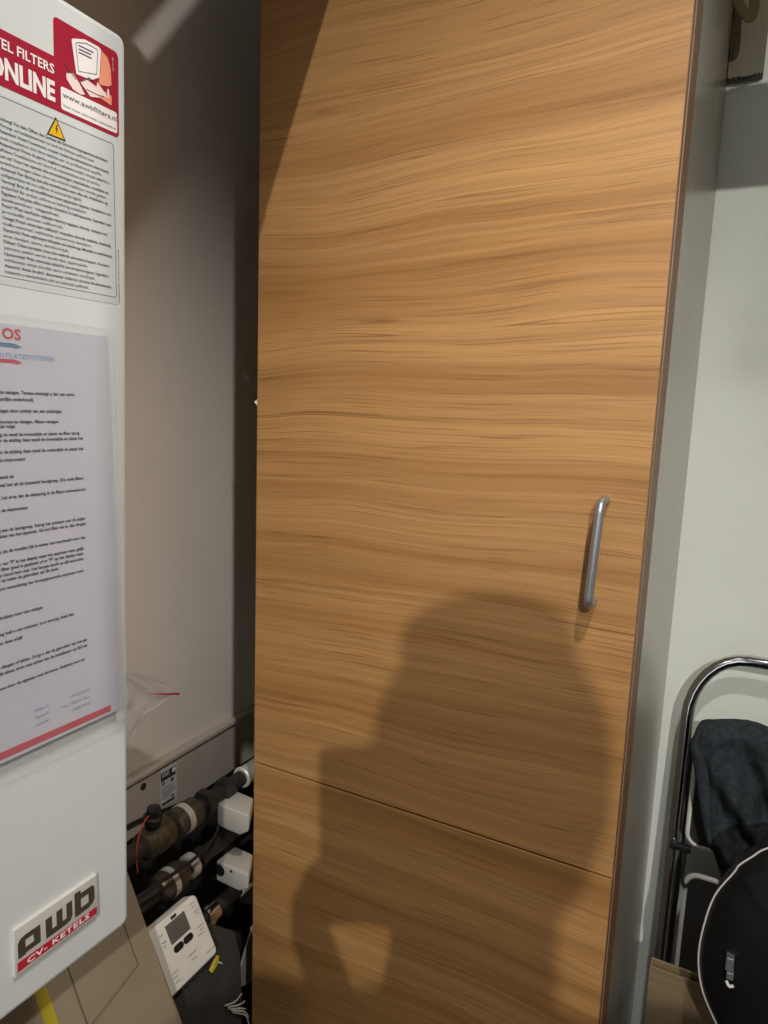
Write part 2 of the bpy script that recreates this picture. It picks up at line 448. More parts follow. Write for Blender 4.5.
text_bm(bm, 'awb service 2013', (XB + .0005, .4000, 1.7350), (0, 0, 1), (0, -1, 0), w=.0095, h=.0011)
obj('white_lettering', bm, M['white_print'], fs)
bm = bmesh.new()
flat_poly(bm, [(.3893, 1.7450), (.3908, 1.7440), (.3945, 1.7425), (.3960, 1.7395), (.3972, 1.7360), (.3978, 1.7250), (.3945, 1.7228), (.3885, 1.7215), (.3862, 1.7218), (.3880, 1.7300)], F(.0006), U, V)
flat_poly(bm, [(.3862, 1.7126), (.3973, 1.7108), (.3976, 1.7172), (.3950, 1.7185), (.3862, 1.7176)], F(.0006), U, V)
obj('salmon_print', bm, M['salmon'], fs)
bm = bmesh.new()      # two hands at the open casing
flat_poly(bm, [(.3588, 1.7180), (.3640, 1.7200), (.3690, 1.7160), (.3740, 1.7095), (.3700, 1.7082), (.3640, 1.7092), (.3588, 1.7140)], F(.0007), U, V)
flat_poly(bm, [(.3700, 1.7165), (.3760, 1.7205), (.3840, 1.7190), (.3850, 1.7222), (.3925, 1.7165), (.3935, 1.7215), (.3955, 1.7205), (.3950, 1.7150), (.3900, 1.7145), (.3860, 1.7120), (.3785, 1.7100)], F(.0007), U, V)
obj('hand_drawing', bm, M['blush'], fs)
bm = bmesh.new()
text_bm(bm, 'www.awbfilters.nl', F(.0007)[:1] + (.3552, 1.7012), U, V, w=.0465, h=.0035, bold=.004)
text_bm(bm, 'Voor meer informatie: www.awb.nl', F(.0007)[:1] + (.3552, 1.6952), U, V, w=.0455, h=.0017)
for pts in ([(.3672, 1.7400), (.3684, 1.7412), (.3760, 1.7440), (.3850, 1.7440), (.3858, 1.7425), (.3845, 1.7270), (.3690, 1.7230)],):
    tube(bm, [(XB + .0006, a, b) for a, b in pts], .00022, 5, closed=True)
for z_, w_ in ((1.7395, .0125), (1.7372, .0105), (1.7350, .011)):
    flat_poly(bm, [(.3695, z_), (.3695 + w_, z_ + .0006), (.3695 + w_, z_ + .0014), (.3695, z_ + .0008)], F(.0007), U, V)
for pts in ([(.3575, 1.7235), (.3610, 1.7205), (.3665, 1.7165)], [(.3590, 1.7180), (.3640, 1.7200), (.3690, 1.7160), (.3742, 1.7095)],
            [(.3700, 1.7165), (.3760, 1.7205), (.3840, 1.7190)], [(.3720, 1.7180), (.3775, 1.7222), (.3815, 1.7215)], [(.3750, 1.7135), (.3860, 1.7135), (.3905, 1.7145)],
            [(.3935, 1.7215), (.3930, 1.7160)]):
    tube(bm, [(XB + .0008, a, b) for a, b in pts], .00025, 5)
obj('dark_lettering', bm, M['ink_soft'], fs)
# multi-language warning label
wl = obj('warning_label', prism(bmesh.new(), rrect(Y0 + .09, 1.5687, .4000, 1.6862, .002, 3), U, V, (1, 0, 0), F(0), 0, .00025), M['label'], cover)
bm = bmesh.new()
tube(bm, [(XB + .0003, a, b) for a, b in rrect(Y0 + .092, 1.5740, .3985, 1.6845, .002, 3)], .00018, 5, closed=True)
para = ['Achtung! Vor dem Öffnen des Gerätes alle Stromversorgungskreise abschalten,',
 'Wartungs- und Installationsarbeiten nur durch den Fachmann ausführen lassen.',
 "Attention! Avant l'ouverture, couper toutes les alimentations électriques,",
 'toute installation doit être réalisée par un professionnel qualifié.',
 'Attenzione! Prima di aprire, togliere tensione a tutti i circuiti elettrici e',
 "affidare l'installazione ed i lavori di manutenzione solo al tecnico.",
 'Let op! Voor het openen alle stroomkringen uitschakelen. Installatie en',
 'onderhoud mogen alleen door een erkend installateur worden gedaan.',
 'Advarsel! Før åbning skal alle strømkredse være afbrudt. Installation og',
 'vedligeholdelse må kun udføres af autoriserede fagfolk.',
 'Varning! Bryt all strömtillförsel innan apparaten öppnas. Installation och',
 'underhåll får endast utföras av behörig installatör.',
 'Figyelem! Felnyitás előtt minden áramkört le kell kapcsolni. Szerelést csak',
 'szakember végezhet.',
 'Pozor! Před otevřením odpojte všechny napájecí obvody. Instalaci smí',
 'provádět pouze odborník.',
 'Uwaga! Przed otwarciem odłączyć wszystkie obwody zasilania. Instalację',
 'może wykonać wyłącznie uprawniony instalator.',
 'Opozorilo! Pred odpiranjem izklopite vse tokokroge. Montažo in vzdrževanje',
 'sme izvajati samo strokovnjak.',
 'Dikkat! Cihazı açmadan önce tüm elektrik devrelerini kapatın. Kurulum',
 'yalnızca yetkili servis tarafından yapılmalıdır.',
 'Upozorenje! Prije otvaranja isključiti sve strujne krugove. Ugradnju i',
 'održavanje smije izvoditi samo ovlašteni stručnjak.',
 'Atención! Antes de abrir, desconectar todos los circuitos de alimentación,',
 'instalación y mantenimiento sólo por personal cualificado.']
lenw = [.086, .074, .087, .080, .087, .079, .086, .084, .085, .062, .088, .066, .088, .043, .084, .046, .087, .070, .088, .050, .085, .066, .085, .072, .087, .066]
for i, (t_, w_) in enumerate(zip(para, lenw)):
    text_bm(bm, t_, F(.0004)[:1] + (.3070, 1.6700 - i * .00375), U, V, w=w_, h=.0021, bold=.014 if i % 2 == 0 else .004)
text_bm(bm, '0020095265_00 NL INT 092008', (XB + .0004, .4017, 1.5700), (0, 0, 1), (0, -1, 0), w=.040, h=.0011)
obj('label_lettering', bm, M['ink'], wl)
bm = bmesh.new(); flat_poly(bm, [(.3418, 1.6727), (.3570, 1.6727), (.3494, 1.6865)], F(.0004), U, V)
obj('triangle_border', bm, M['ink'], wl)
bm = bmesh.new(); flat_poly(bm, [(.3434, 1.6737), (.3554, 1.6737), (.3494, 1.6846)], F(.0006), U, V)
obj('warning_triangle', bm, M['tri'], wl)
bm = bmesh.new(); flat_poly(bm, [(.3497, 1.6815), (.3484, 1.6782), (.3493, 1.6782), (.3487, 1.6748), (.3506, 1.6790), (.3496, 1.6790), (.3505, 1.6815)], F(.0008), U, V)
obj('lightning_bolt', bm, M['ink'], wl)
# raised maker's badge
badge = obj('badge', prism(bmesh.new(), [(.2890, 1.0715), (.3638, 1.0713), (.3634, 1.1090), (.2892, 1.1098)], U, V, (1, 0, 0), F(0), 0, .003, .0007), M['badge'], cover, .5)
bm = bmesh.new(); flat_poly(bm, [(.2908, 1.0745), (.3622, 1.0745), (.3622, 1.0806), (.2910, 1.0822)], F(.0032), U, V)
obj('red_strip', bm, M['red2'], badge)
bm = bmesh.new(); text_bm(bm, 'CV- KETELS', F(.0034)[:1] + (.2985, 1.0760), U, V, w=.056, h=.0042, bold=.03, spacing=1.12)
obj('strip_lettering', bm, M['white_print'], badge)
bm = bmesh.new()
def bars(rects, off):
    for a0, b0, a1, b1 in rects:
        flat_poly(bm, [(off + a0, b0), (off + a1, b0), (off + a1, b1), (off + a0, b1)], F(.0033), U, V)
zb_, zt_ = 1.0848, 1.1010          # x-height of the lettering
# a : square bowl with a notched foot
o_ = .2918
flat_poly(bm, [(o_, zb_), (o_ + .0060, zb_), (o_ + .0060, zt_ - .0045), (o_ + .0130, zt_ - .0045), (o_ + .0130, zt_), (o_ + .0060, zt_), (o_ + .0020, zt_ - .001), (o_, zt_ - .004)], F(.0033), U, V)
bars([(.0130, zb_ + .0012, .0186, zt_ - .0002), (.0060, zb_ + .0012, .0130, zb_ + .0058)], o_)
# w : three uprights joined along the foot
o_ = .3150
flat_poly(bm, [(o_, zb_), (o_ + .0185, zb_), (o_ + .0222, zb_ + .0012), (o_ + .0238, zb_ + .0042), (o_ + .0238, zt_ + .0010), (o_ + .0185, zt_ + .0010), (o_ + .0185, zb_ + .0050),
               (o_ + .0148, zb_ + .0050), (o_ + .0148, zt_ + .0004), (o_ + .0095, zt_ + .0004), (o_ + .0095, zb_ + .0050), (o_ + .0055, zb_ + .0050), (o_ + .0055, zt_), (o_, zt_)], F(.0033), U, V)
# b : upright, square bowl
o_ = .3412
bars([(0, zb_, .0058, zt_ + .0046), (.0058, zb_ + .0002, .0135, zb_ + .0050)], o_)
flat_poly(bm, [(o_ + .0058, zt_ - .0034), (o_ + .0132, zt_ - .0034), (o_ + .0132, zb_ + .0005), (o_ + .0165, zb_ + .0015), (o_ + .0190, zb_ + .0045), (o_ + .0190, zt_ - .0005), (o_ + .0168, zt_ + .0016), (o_ + .0058, zt_ + .0016)], F(.0033), U, V)
obj('logo_lettering', bm, M['badge_ink'], badge)

# ------------------------------------------------------------------ document in a clear sleeve, taped to the boiler
doc = thing('document_sleeve', 'printed sheet in a clear plastic sleeve stuck to the boiler front', 'document', (XB, .29, 1.238))
lean = math.atan2(.005, .31)
def dpt(y, z, d=0):
    """a point on the sheet; the lower edge stands a little off the boiler"""
    return Vector((XB + .0006 + d + (1.551 - z) * math.tan(lean), y, z))
def dgrid(y0, y1, z0, z1, d, ny=1, nz=12, r=0):
    b = bmesh.new(); P = rrect(y0, z0, y1, z1, r, 4) if r else [(y0, z0), (y1, z0), (y1, z1), (y0, z1)]
    A = [b.verts.new(dpt(a, c, d)) for a, c in P]; B = [b.verts.new(dpt(a, c, d + .0003)) for a, c in P]
    b.faces.new(A[::-1]); b.faces.new(B)
    for i in range(len(P)): b.faces.new((A[i], A[(i + 1) % len(P)], B[(i + 1) % len(P)], B[i]))
    return b
YS0 = .168
sh = obj('sheet', dgrid(YS0 + .008, .3875, 1.2445, 1.5435, .0006), M['paper'], doc)
obj('sleeve', dgrid(YS0, .3955, 1.2365, 1.5510, .0013, r=.006), M['sleeve'], doc)
b = bmesh.new(); tube(b, [dpt(a, c, .0012) for a, c in rrect(YS0, 1.2365, .3955, 1.5510, .006, 4)], .0007, 6, closed=True)
obj('welded_seam', b, M['sleeve'], doc, 1)
tl = math.tan(lean)
DU, DV = Vector((0, 1, 0)), Vector((-tl, 0, 1))
def dtext(b, s, yr, z, h, w=None, bold=0, al='R'):
    text_bm(b, s, dpt(yr, z, .0011), DU, DV, h=h, w=w, bold=bold, align=al)
def dpoly(b, pts):
    f = b.faces.new([b.verts.new(dpt(a, c, .0011)) for a, c in pts]); bmesh.ops.triangulate(b, faces=[f])
bm = bmesh.new()
L_ = [(1.4990, .3560, 'apparaat is het belangrijk de filters regelmatig te reinigen. Tevens ontvangt u dan een extra'),
 (1.4945, .3230, 'service beurt (bij jaarlijks onderhoud).'),
 (1.4868, .3450, 'U kunt de filters zelf eenvoudig reinigen door middel van een stofzuiger'),
 (1.4795, .3415, 'Haal eerst de stekker uit het stopcontact alvorens te reinigen. Filters reinigen'),
 (1.4765, .3080, 'doet u als volgt:'),
 (1.4710, .3590, 'Open de filterdeur en trek de filters eruit. Reinig ze vanaf de bovenzijde en plaats de filter terug'),
 (1.4672, .3620, 'Druk de filterdeur daarna weer dicht. Controleer de sluiting deze vanaf de bovenzijde en plaats het'),
 (1.4595, .3620, 'deksel terug. Trek bij vervangen de sluiting deze vanaf de onderzijde en plaats het'),
 (1.4542, .3140, 'Steek de stekker in het stopcontact'),
 (1.4428, .3050, 'Zet het toestel uit'),
 (1.4375, .3610, 'Neem daarna het rooster van de wand en haal het uit de kunststof handgreep. (De oude filters'),
 (1.4290, .3625, 'moeten worden vervangen). Let erop dat de uitsparing in de filters overeenkomt'),
 (1.4205, .3140, 'met de stand van de stopcontact'),
 (1.4070, .3615, 'Trek voorzichtig aan de handgreep. Reinig het systeem met de zuiger'),
 (1.4030, .3615, 'en niet nat maken van het apparaat. Als het filter nat is, dan drogen'),
 (1.3925, .3605, 'Voor meer informatie zie de meetlat (dit is achter het voorbeeld voor het'),
 (1.3842, .3590, 'Na het indrukken van "F" in het display staat het apparaat weer gelijk'),
 (1.3804, .3585, 'Als het filter goed is geplaatst of er "F" op het display staat,'),
 (1.3764, .3585, 'druk dan op de toets en houd hem vast. Het lampje dooft na vijf seconden.'),
 (1.3728, .3360, 'Het is aan te raden de gebruiker zal dit doen'),
 (1.3672, .3580, 'ledere verandering van bovengenoemde nummers voor'),
 (1.3472, .3220, 'Zo nodig drukken voor het reinigen'),
 (1.3358, .3475, 'Bij een storing belt u ons nummer. Is er storing, draai dan'),
 (1.3296, .3050, 'aan deze schijf'),
 (1.3128, .3585, 'aansluiten van de slangen of leiden. Zorgt u dat de gebruiker van het gas'),
 (1.3082, .3585, 'De installateur kan dit alleen doen met advies van de installateur op tijd van'),
 (1.2978, .3560, 'Contact opnemen door de eigenaar met de buren. Bedankt voor uw')]
for z_, yr, t_ in L_: dtext(bm, t_, yr, z_ - .001, .0022, bold=.045)
obj('body_lettering', bm, M['ink'], sh)
bm = bmesh.new(); dtext(bm, 'OS', .3156, 1.5340, .0068, w=.0138, bold=.035)
obj('heading_lettering', bm, M['red2'], sh); bm = bmesh.new()
dpoly(bm, [(.20, 1.5183), (.3105, 1.5183), (.3105, 1.5174), (.3158, 1.5190), (.3105, 1.5208), (.3105, 1.5200), (.20, 1.5200)])
obj('red_arrow', bm, M['red2'], sh); bm = bmesh.new()
dpoly(bm, [(YS0 + .012, 1.2475), (.3783, 1.2467), (.3784, 1.2518), (YS0 + .012, 1.2536)])
obj('red_bar', bm, M['red2'], sh)
bm = bmesh.new(); dpoly(bm, [(.20, 1.5286), (.3105, 1.5286), (.3105, 1.5277), (.3160, 1.5295), (.3105, 1.5313), (.3105, 1.5304), (.20, 1.5304)])
obj('blue_arrow', bm, M['teal'], sh)
bm = bmesh.new(); dtext(bm, 'VENTILATIESYSTEMEN', .3402, 1.5216, .0032, w=.046)
obj('subtitle_lettering', bm, M['blue'], sh); bm = bmesh.new()
for z_ in (1.2715, 1.2660, 1.2605):
    dtext(bm, ('Postbus 12', 'Telefoon 03', 'www.vent')[int(round((1.2715 - z_) / .0055))], .3225, z_, .0023, w=.0115)
    dtext(bm, ('040-2345678', 'KvK 17085641 Best', 'NL80 30 47')[int(round((1.2715 - z_) / .0055))], .3588, z_ - .0005, .0023, w=(.017, .026, .016)[int(round((1.2715 - z_) / .0055))])
obj('footer_lettering', bm, M['blue'], sh)

# ------------------------------------------------------------------ leaning pale board under the boiler
TH = radians(62)
BU, BN = Vector((0, 1, 0)), Vector((sin(TH), 0, cos(TH)))
BD = Vector((cos(TH), 0, -sin(TH)))                # down the slope
BO = Vector((-.7425, 0, .8706))
lb = thing('leaning_board', 'pale greyish cardboard sheet with flap seams leaning on the left wall below the boiler', 'cardboard', tuple(BO + BD * .98 + BU * .4))
s_top, s_bot = -.100, .985
def bpr(pts, d0, d1, bev=.0006): return prism(bmesh.new(), pts, BU, BD, BN, BO, d0, d1, bev)
obj('backing_sheet', bpr([(.12, s_top), (.645, s_top), (.645, s_bot), (.12, s_bot)], -.004, 0), M['card_grey'], lb)
obj('flap', bpr([(.5255, s_top), (.6120, s_top), (.6115, .1555), (.5248, .1745)], .0004, .0035), M['card_grey'], lb)
obj('flap', bpr([(.12, s_top), (.5225, s_top), (.5215, s_bot), (.12, s_bot)], .0004, .0035), M['card_grey'], lb)
obj('flap', bpr([(.6145, s_top), (.647, s_top), (.640, .25), (.632, s_bot), (.5250, s_bot), (.5250, .1775), (.6130, .1585)], .0004, .0035), M['card_grey'], lb)
bm = prism(bmesh.new(), [(.477, s_top), (.492, s_top), (.492, s_bot), (.477, s_bot)], BU, BD, BN, BO, .0036, .0040)
obj('tape_strip', bm, M['yellow'], lb, label='yellow tape strip')

# ------------------------------------------------------------------ pipework along the left wall
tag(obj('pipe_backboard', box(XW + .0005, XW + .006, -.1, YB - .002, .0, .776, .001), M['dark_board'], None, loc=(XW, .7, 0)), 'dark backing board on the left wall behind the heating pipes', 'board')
def pipe_run(name, label, z, x, y0, y1, spec, group='heating pipes along the left wall'):
    t = thing(name, label, 'pipe', (x, y0, z), group)
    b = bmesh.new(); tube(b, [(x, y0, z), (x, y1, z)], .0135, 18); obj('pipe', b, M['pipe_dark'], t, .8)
    for nm, ya, prof, mt in spec:
        b = bmesh.new(); lathe(b, prof, (x, ya, z), (0, 1, 0), 22 if nm != 'hex_nut' else 6); obj(nm, b, M[mt], t, .5)
    return t
valve = [(0, .014), (.004, .021), (.012, .0225), (.02, .0225), (.022, .0245), (.038, .0245), (.040, .0225), (.055, .0215), (.062, .017), (.066, .014)]
p1 = pipe_run('heating_pipe', 'upper heating pipe with brass valve, directly under the pale wall board', .826, -.752, .55, 1.45,
    [('valve_body', .700, valve, 'brass'), ('valve_body', .765, [(0, .016), (.004, .023), (.05, .0235), (.054, .019), (.06, .014)], 'brass'),
     ('clamp_ring', .783, [(0, .0225), (.001, .0245), (.011, .0245), (.012, .0225)], 'pipe_pale'),
     ('hex_nut', .832, [(0, .02), (.001, .0235), (.017, .0235), (.018, .02)], 'pipe_dark'),
     ('hex_nut', .880, [(0, .018), (.001, .021), (.02, .021), (.021, .018)], 'pipe_dark'),
     ('pale_sleeve', .935, [(0, .0175), (.002, .019), (.006, .019), (.007, .017), (.3, .017)], 'pipe_pale')])
b = bmesh.new(); lathe(b, [(0, .010), (.012, .010), (.013, .014), (.022, .015), (.024, .011), (.036, .0105), (.038, .006)], (-.752, .722, .846), (.15, 0, 1), 18)
obj('valve_knob', b, M['black'], p1, .6)
p2 = pipe_run('heating_pipe', 'middle heating pipe with brass valve between the two white actuator boxes', .733, -.752, .55, 1.45,
    [('valve_body', .728, [(0, .014), (.004, .02), (.01, .023), (.05, .024), (.058, .02), (.064, .015)], 'brass'),
     ('clamp_ring', .750, [(0, .0225), (.001, .0248), (.010, .0248), (.011, .0225)], 'pipe_pale'),
     ('clamp_ring', .796, [(0, .017), (.002, .0205), (.014, .0205), (.016, .017)], 'pipe_pale'),
     ('hex_nut', .82, [(0, .015), (.001, .018), (.015, .018), (.016, .015)], 'pipe_dark')])
p3 = pipe_run('heating_pipe', 'lowest heating pipe with chrome coupling beside the white controller', .612, -.752, .55, 1.45,
    [('coupling', .835, [(0, .015), (.002, .020), (.010, .021), (.012, .0185), (.028, .0185), (.030, .015)], 'chrome'),
     ('pale_sleeve', .925, [(0, .014), (.002, .016), (.2, .016)], 'pipe_pale')])

def actuator(name, label, y0, x0, x1, zt, zb, hole):
    t = thing(name, label, 'actuator', (x0, y0, zb), 'white actuator boxes on the pipes')
    d = .05
    b = bmesh.new(); tb = bmesh.new()
    f_ = [(x0, zb), (x1 - .020, zb - .002), (x1 - .001, zb + .011), (x1, zt - .001), (x0, zt)]
    k_ = [(x0, zb + .004), (x1 - .036, zb + .002), (x1 - .031, zb + .014), (x1 - .030, zt - .003), (x0, zt - .001)]
    A = [tb.verts.new((a, y0, c)) for a, c in f_]; B = [tb.verts.new((a, y0 + d, c)) for a, c in k_]
    tb.faces.new(A); tb.faces.new(B[::-1])
    for i in range(5): tb.faces.new((A[i], B[i], B[(i + 1) % 5], A[(i + 1) % 5]))
    bmesh.ops.recalc_face_normals(tb, faces=tb.faces[:])
    bmesh.ops.bevel(tb, geom=tb.edges[:], offset=.0035, segments=3, profile=.5, affect='EDGES', clamp_overlap=True)
    merge(b, tb); obj('housing', b, M['white_plastic2'], t, .6)
    if hole:
        b = bmesh.new(); lathe(b, [(0, .0105), (.0006, .0105)], (x0 + .009, y0 - .0004, (zt + zb) / 2 + .004), (0, -1, 0), 20)
        obj('cable_hole', b, M['black'], t)
        b = box(x0 + .031, x0 + .036, y0 - .0006, y0 + .001, zb + .028, zb + .032); obj('latch_slot', b, M['black'], t)
    return t
actuator('valve_actuator', 'upper white chamfered actuator box on the pipes beside the cabinet', .860, -.743, -.674, .8185, .777, False)
actuator('valve_actuator', 'lower white actuator box with a round dark hole in its face', .860, -.745, -.674, .711, .673, True)

# cables
def cable(label, pts, r, mt, col):
    b = bmesh.new(); P = smooth_path(pts, 8); tube(b, P, r, 8)
    tag(obj('cable', b, M[mt], None, 2, loc=pts[0]), label, 'cable', col)
cable('black cable clipped under the pale wall board above the upper pipe', [(-.842, .60, .809), (-.842, .766, .800), (-.842, .876, .778), (-.842, .975, .760), (-.842, 1.1, .755)], .003, 'rubber', 'loose cables by the pipes')
cable('black cable sagging between the upper and middle pipes', [(-.735, .62, .775), (-.72, .70, .778), (-.72, .78, .772), (-.73, .84, .774), (-.755, .90, .79), (-.77, 1.05, .80)], .0028, 'rubber', 'loose cables by the pipes')
cable('thin orange red cable curling around the valve knob behind the boiler', [(-.75, .728, .868), (-.745, .705, .874), (-.742, .688, .858), (-.740, .680, .832), (-.740, .682, .80)], .0012, 'red_wire', 'loose cables by the pipes')

# ------------------------------------------------------------------ dark case behind, with the room controller lying on it
TD = radians(61)
TU, TN, TDn = Vector((0, 1, 0)), Vector((sin(TD), 0, cos(TD))), Vector((cos(TD), 0, -sin(TD)))
TO = Vector((-.7005, .7605, .7318))               # upper right corner of the controller face
dk = bmesh.new(); prism(dk, [(-.30, .03), (-.012, .03), (.024, .062), (.062, .10), (.055, .14), (.022, .20), (-.05, .32), (-.05, .82), (-.30, .82)], TU, TDn, TN, TO, -.05, -.0225, .004)
tag(obj('dark_panel', dk, M['dark_board'], None, .6, loc=tuple(TO + TDn * .82)), 'dark charcoal panel leaning behind the controller below the pipes', 'panel')
rc = thing('room_controller', 'white room controller with small display and two black buttons tilted below the pipes', 'thermostat', tuple(TO + TDn * .095 + TU * -.06 - TN * .02))
w_, h_ = -.125, .0955
bm = prism(bmesh.new(), rrect(w_, 0, 0, h_, .008, 5), TU, TDn, TN, TO, -.022, 0, .003); obj('housing', bm, M['white_plastic'], rc, .6)
def tp(pts, d=.0004): 
    b = bmesh.new(); f = b.faces.new([b.verts.new(TO + TU * a + TDn * c + TN * d) for a, c in pts]); bmesh.ops.triangulate(b, faces=[f]); return b
obj('screen', prism(bmesh.new(), rrect(-.0700, .0095, -.0305, .0375, .001, 2), TU, TDn, TN, TO, 0, .0006), M['screen'], rc)
obj('logo_patch', prism(bmesh.new(), [(-.0560, .0035), (-.0450, .0035), (-.0450, .0080), (-.0560, .0080)], TU, TDn, TN, TO, 0, .0004), M['ink'], rc)
for cx in (-.0605, -.0405):
    obj('button', prism(bmesh.new(), rrect(cx - .0095, .0415, cx + .0095, .0515, .0049, 6), TU, TDn, TN, TO, 0, .0012, .0004), M['black'], rc)
TV = -TDn
for a, c, s_, ww in ((-.0180, .0100, 'Mode', .011), (-.0160, .0155, 'Auto', .008), (-.0165, .0230, 'Holiday', .012), (-.0140, .0280, '24h', .007),
                     (-.0195, .0455, 'Program', .013), (-.0165, .0510, 'Set', .008), (-.0220, .0560, 'Reset', .011), (-.0520, .0690, 'Temperature', .018), (-.0490, .0765, 'Clock', .011),
                     (-.0195, .0850, 'Boiler control', .020), (-.0845, .0170, 'Day', .008), (-.0845, .0270, 'Night', .009), (-.0840, .0330, 'OK', .006), (-.0870, .0720, 'Heating', .013),
                     (-.0870, .0780, 'Water', .010), (-.0860, .0850, 'Menu', .010)):
    obj('panel_lettering', text_bm(bmesh.new(), s_, TO + TU * a + TDn * c + TN * .0005, TU, TV, w=ww, h=.0026), M['ink_soft'], rc)

# small yellow seal tag on the dark panel and a bundle of loose wire ends
def dpan(a, c, d): return TO + TU * a + TDn * c + TN * (d - .022)
b = bmesh.new(); tube(b, [dpan(-.012, .118, .004), dpan(.000, .112, .006), dpan(.010, .108, .005)], [.004, .0055, .003], 8, flat=(TN, .45))
t = tag(obj('seal_tag', b, M['yellow'], None, 1, loc=tuple(dpan(0, .112, .0))), 'small yellow plastic seal tag on the dark panel below the controller', 'tag')
b = bmesh.new(); tube(b, smooth_path([dpan(.002, .112, .006), dpan(.008, .117, .006), dpan(.013, .122, .003)], 5), .0011, 6); obj('tie', b, M['white_plastic'], t, 1)
wb = thing('wire_bundle', 'bundle of thin pale loose wire ends at the foot of the dark panel', 'wire', tuple(dpan(.0, .20, 0)))
for k in range(5):
    a0 = dpan(-.012 + .002 * k, .172 + .004 * k, .006 + .003 * (k % 2))
    b = bmesh.new(); tube(b, smooth_path([a0, a0 + TU * .014 + TDn * (.004 + .003 * k) + TN * .008, a0 + TU * (.034 - .004 * k) + TDn * (.006 + .007 * k) + TN * .003], 6), .0011, 6)
    obj('wire', b, M['pipe_pale'], wb, 1)
# pale plate on a stem from the left wall beside the cabinet
br = thing('wall_plate', 'pale plate on the left wall beside the cabinet below the lowest pipe', 'bracket', (XW, .965, .44))
obj('plate', prism(bmesh.new(), [(.9660, .505), (.9247, .4256), (.936, .402), (.9669, .3877), (1.0, .388), (1.0, .505)], (0, 1, 0), (0, 0, 1), (1, 0, 0), (-.748, 0, 0), -.004, 0, .0008), M['board_pale'], br)
obj('stem', box(XW + .006, -.752, .975, .990, .43, .46, .001), M['dark_board'], br)

# clear zip bag hanging beside the boiler
bag = thing('zip_bag', 'crumpled clear plastic zip bag with a red seal hanging beside the boiler', 'bag', (-.74, .70, 1.03))
def bag_sheet(rows, d):
    b = bmesh.new(); G = []
    for i, (ya, za, yb, zb2) in enumerate(rows):
        row = []
        for k in range(25):
            f = k / 24; y = ya + (yb - ya) * f; z = za + (zb2 - za) * f
            x = -.745 + d + .011 * noise.noise(Vector((y * 50, z * 50, d * 300))) + .007 * noise.noise(Vector((y * 120, z * 120, 3 + d * 100)))
            row.append(b.verts.new((x, y, z)))
        G.append(row)
    for r0, r1 in zip(G, G[1:]):
        for k in range(24): b.faces.new((r0[k], r0[k + 1], r1[k + 1], r1[k]))
    return b
rows = [(.60, 1.140, .690, 1.108), (.60, 1.130, .735, 1.080), (.60, 1.118, .7625, 1.0588), (.60, 1.105, .7650, 1.0530), (.60, 1.095, .7580, 1.0443),
        (.60, 1.085, .7354, 1.0449), (.60, 1.065, .7058, 1.0454), (.60, 1.050, .700, 1.040), (.60, 1.03, .690, 1.028), (.60, 1.01, .672, 1.012)]
for d in (0, .006): obj('film', bag_sheet(rows, d), M['bag'], bag, 3)
b = bmesh.new(); tube(b, smooth_path([(-.738, .705, 1.0725), (-.735, .7218, 1.0672), (-.735, .74, 1.0605), (-.735, .7645, 1.0520)], 6), [.0004 + .00008 * k for k in range(19)], 6); obj('seal', b, M['red2'], bag, 1, label='red seal strip')

# ------------------------------------------------------------------ step ladder against the back wall
lad = thing('step_ladder', 'folded chrome step ladder with arched top rail leaning on the back wall', 'ladder', (.12, 1.36, 0))
XA, XZ = -.055, .305
def lp(x, z, d=0):            # a point in the ladder's leaning plane
    return Vector((x, 1.345 + .085 * z / 1.055 + d, z))
arch = [lp(XA, .005), lp(XA, .4), lp(XA, .8), lp(XA, .925)]
R = .095
for k in range(1, 9):
    a = radians(90 * k / 8); arch.append(lp(XA + R - R * cos(a), .925 + .128 * sin(a)))
arch += [lp(.12, 1.054)]
arch += [lp(XZ - R, 1.053)]
for k in range(1, 9):
    a = radians(90 - 90 * k / 8); arch.append(lp(XZ - R + R * cos(a), .925 + .128 * sin(a)))
arch += [lp(XZ, .8), lp(XZ, .4), lp(XZ, .005)]
b = bmesh.new(); tube(b, arch, .0115, 20); obj('arch_rail', b, M['chrome'], lad, 2)
for x in (XA + .010, XZ - .010):
    b = bmesh.new(); tube(b, [lp(x, .87, .028), lp(x, .45, .03), lp(x, .012, .034)], .0095, 16); obj('rear_leg', b, M['black_gloss'], lad, 2)
    b = bmesh.new(); lathe(b, [(0, .012), (.001, .014), (.03, .0135), (.032, .011)], lp(x, 0, .034), (0, 0, 1), 16); obj('rubber_foot', b, M['black'], lad, .6)
for x in (XA, XZ):
    b = bmesh.new(); lathe(b, [(0, .014), (.001, .016), (.03, .0155), (.032, .0125)], lp(x, 0), (0, 0, 1), 16); obj('rubber_foot', b, M['black'], lad, .6)
def step(z0, z1, x0, x1, d):
    P = rrect(x0, z0, x1, z1, .022, 6)
    b = bmesh.new(); tube(b, [lp(a, c, d) for a, c in P], .0052, 10, closed=True)
    s_ = obj('step_rim', b, M['trim_pale'], lad, 2, label='pale edging of a folded step')
    t_ = bmesh.new(); A = [t_.verts.new(lp(a, c, d - .004)) for a, c in P]; B = [t_.verts.new(lp(a, c, d + .012)) for a, c in P]
    t_.faces.new(A); t_.faces.new(B[::-1])
    for i in range(len(P)): t_.faces.new((A[i], A[(i + 1) % len(P)], B[(i + 1) % len(P)], B[i]))
    obj('step_tread', t_, M['tread'], lad)
step(.685, .925, -.031, .281, -.012)
step(.372, .625, -.024, .274, -.010)
step(.06, .31, -.024, .274, -.008)
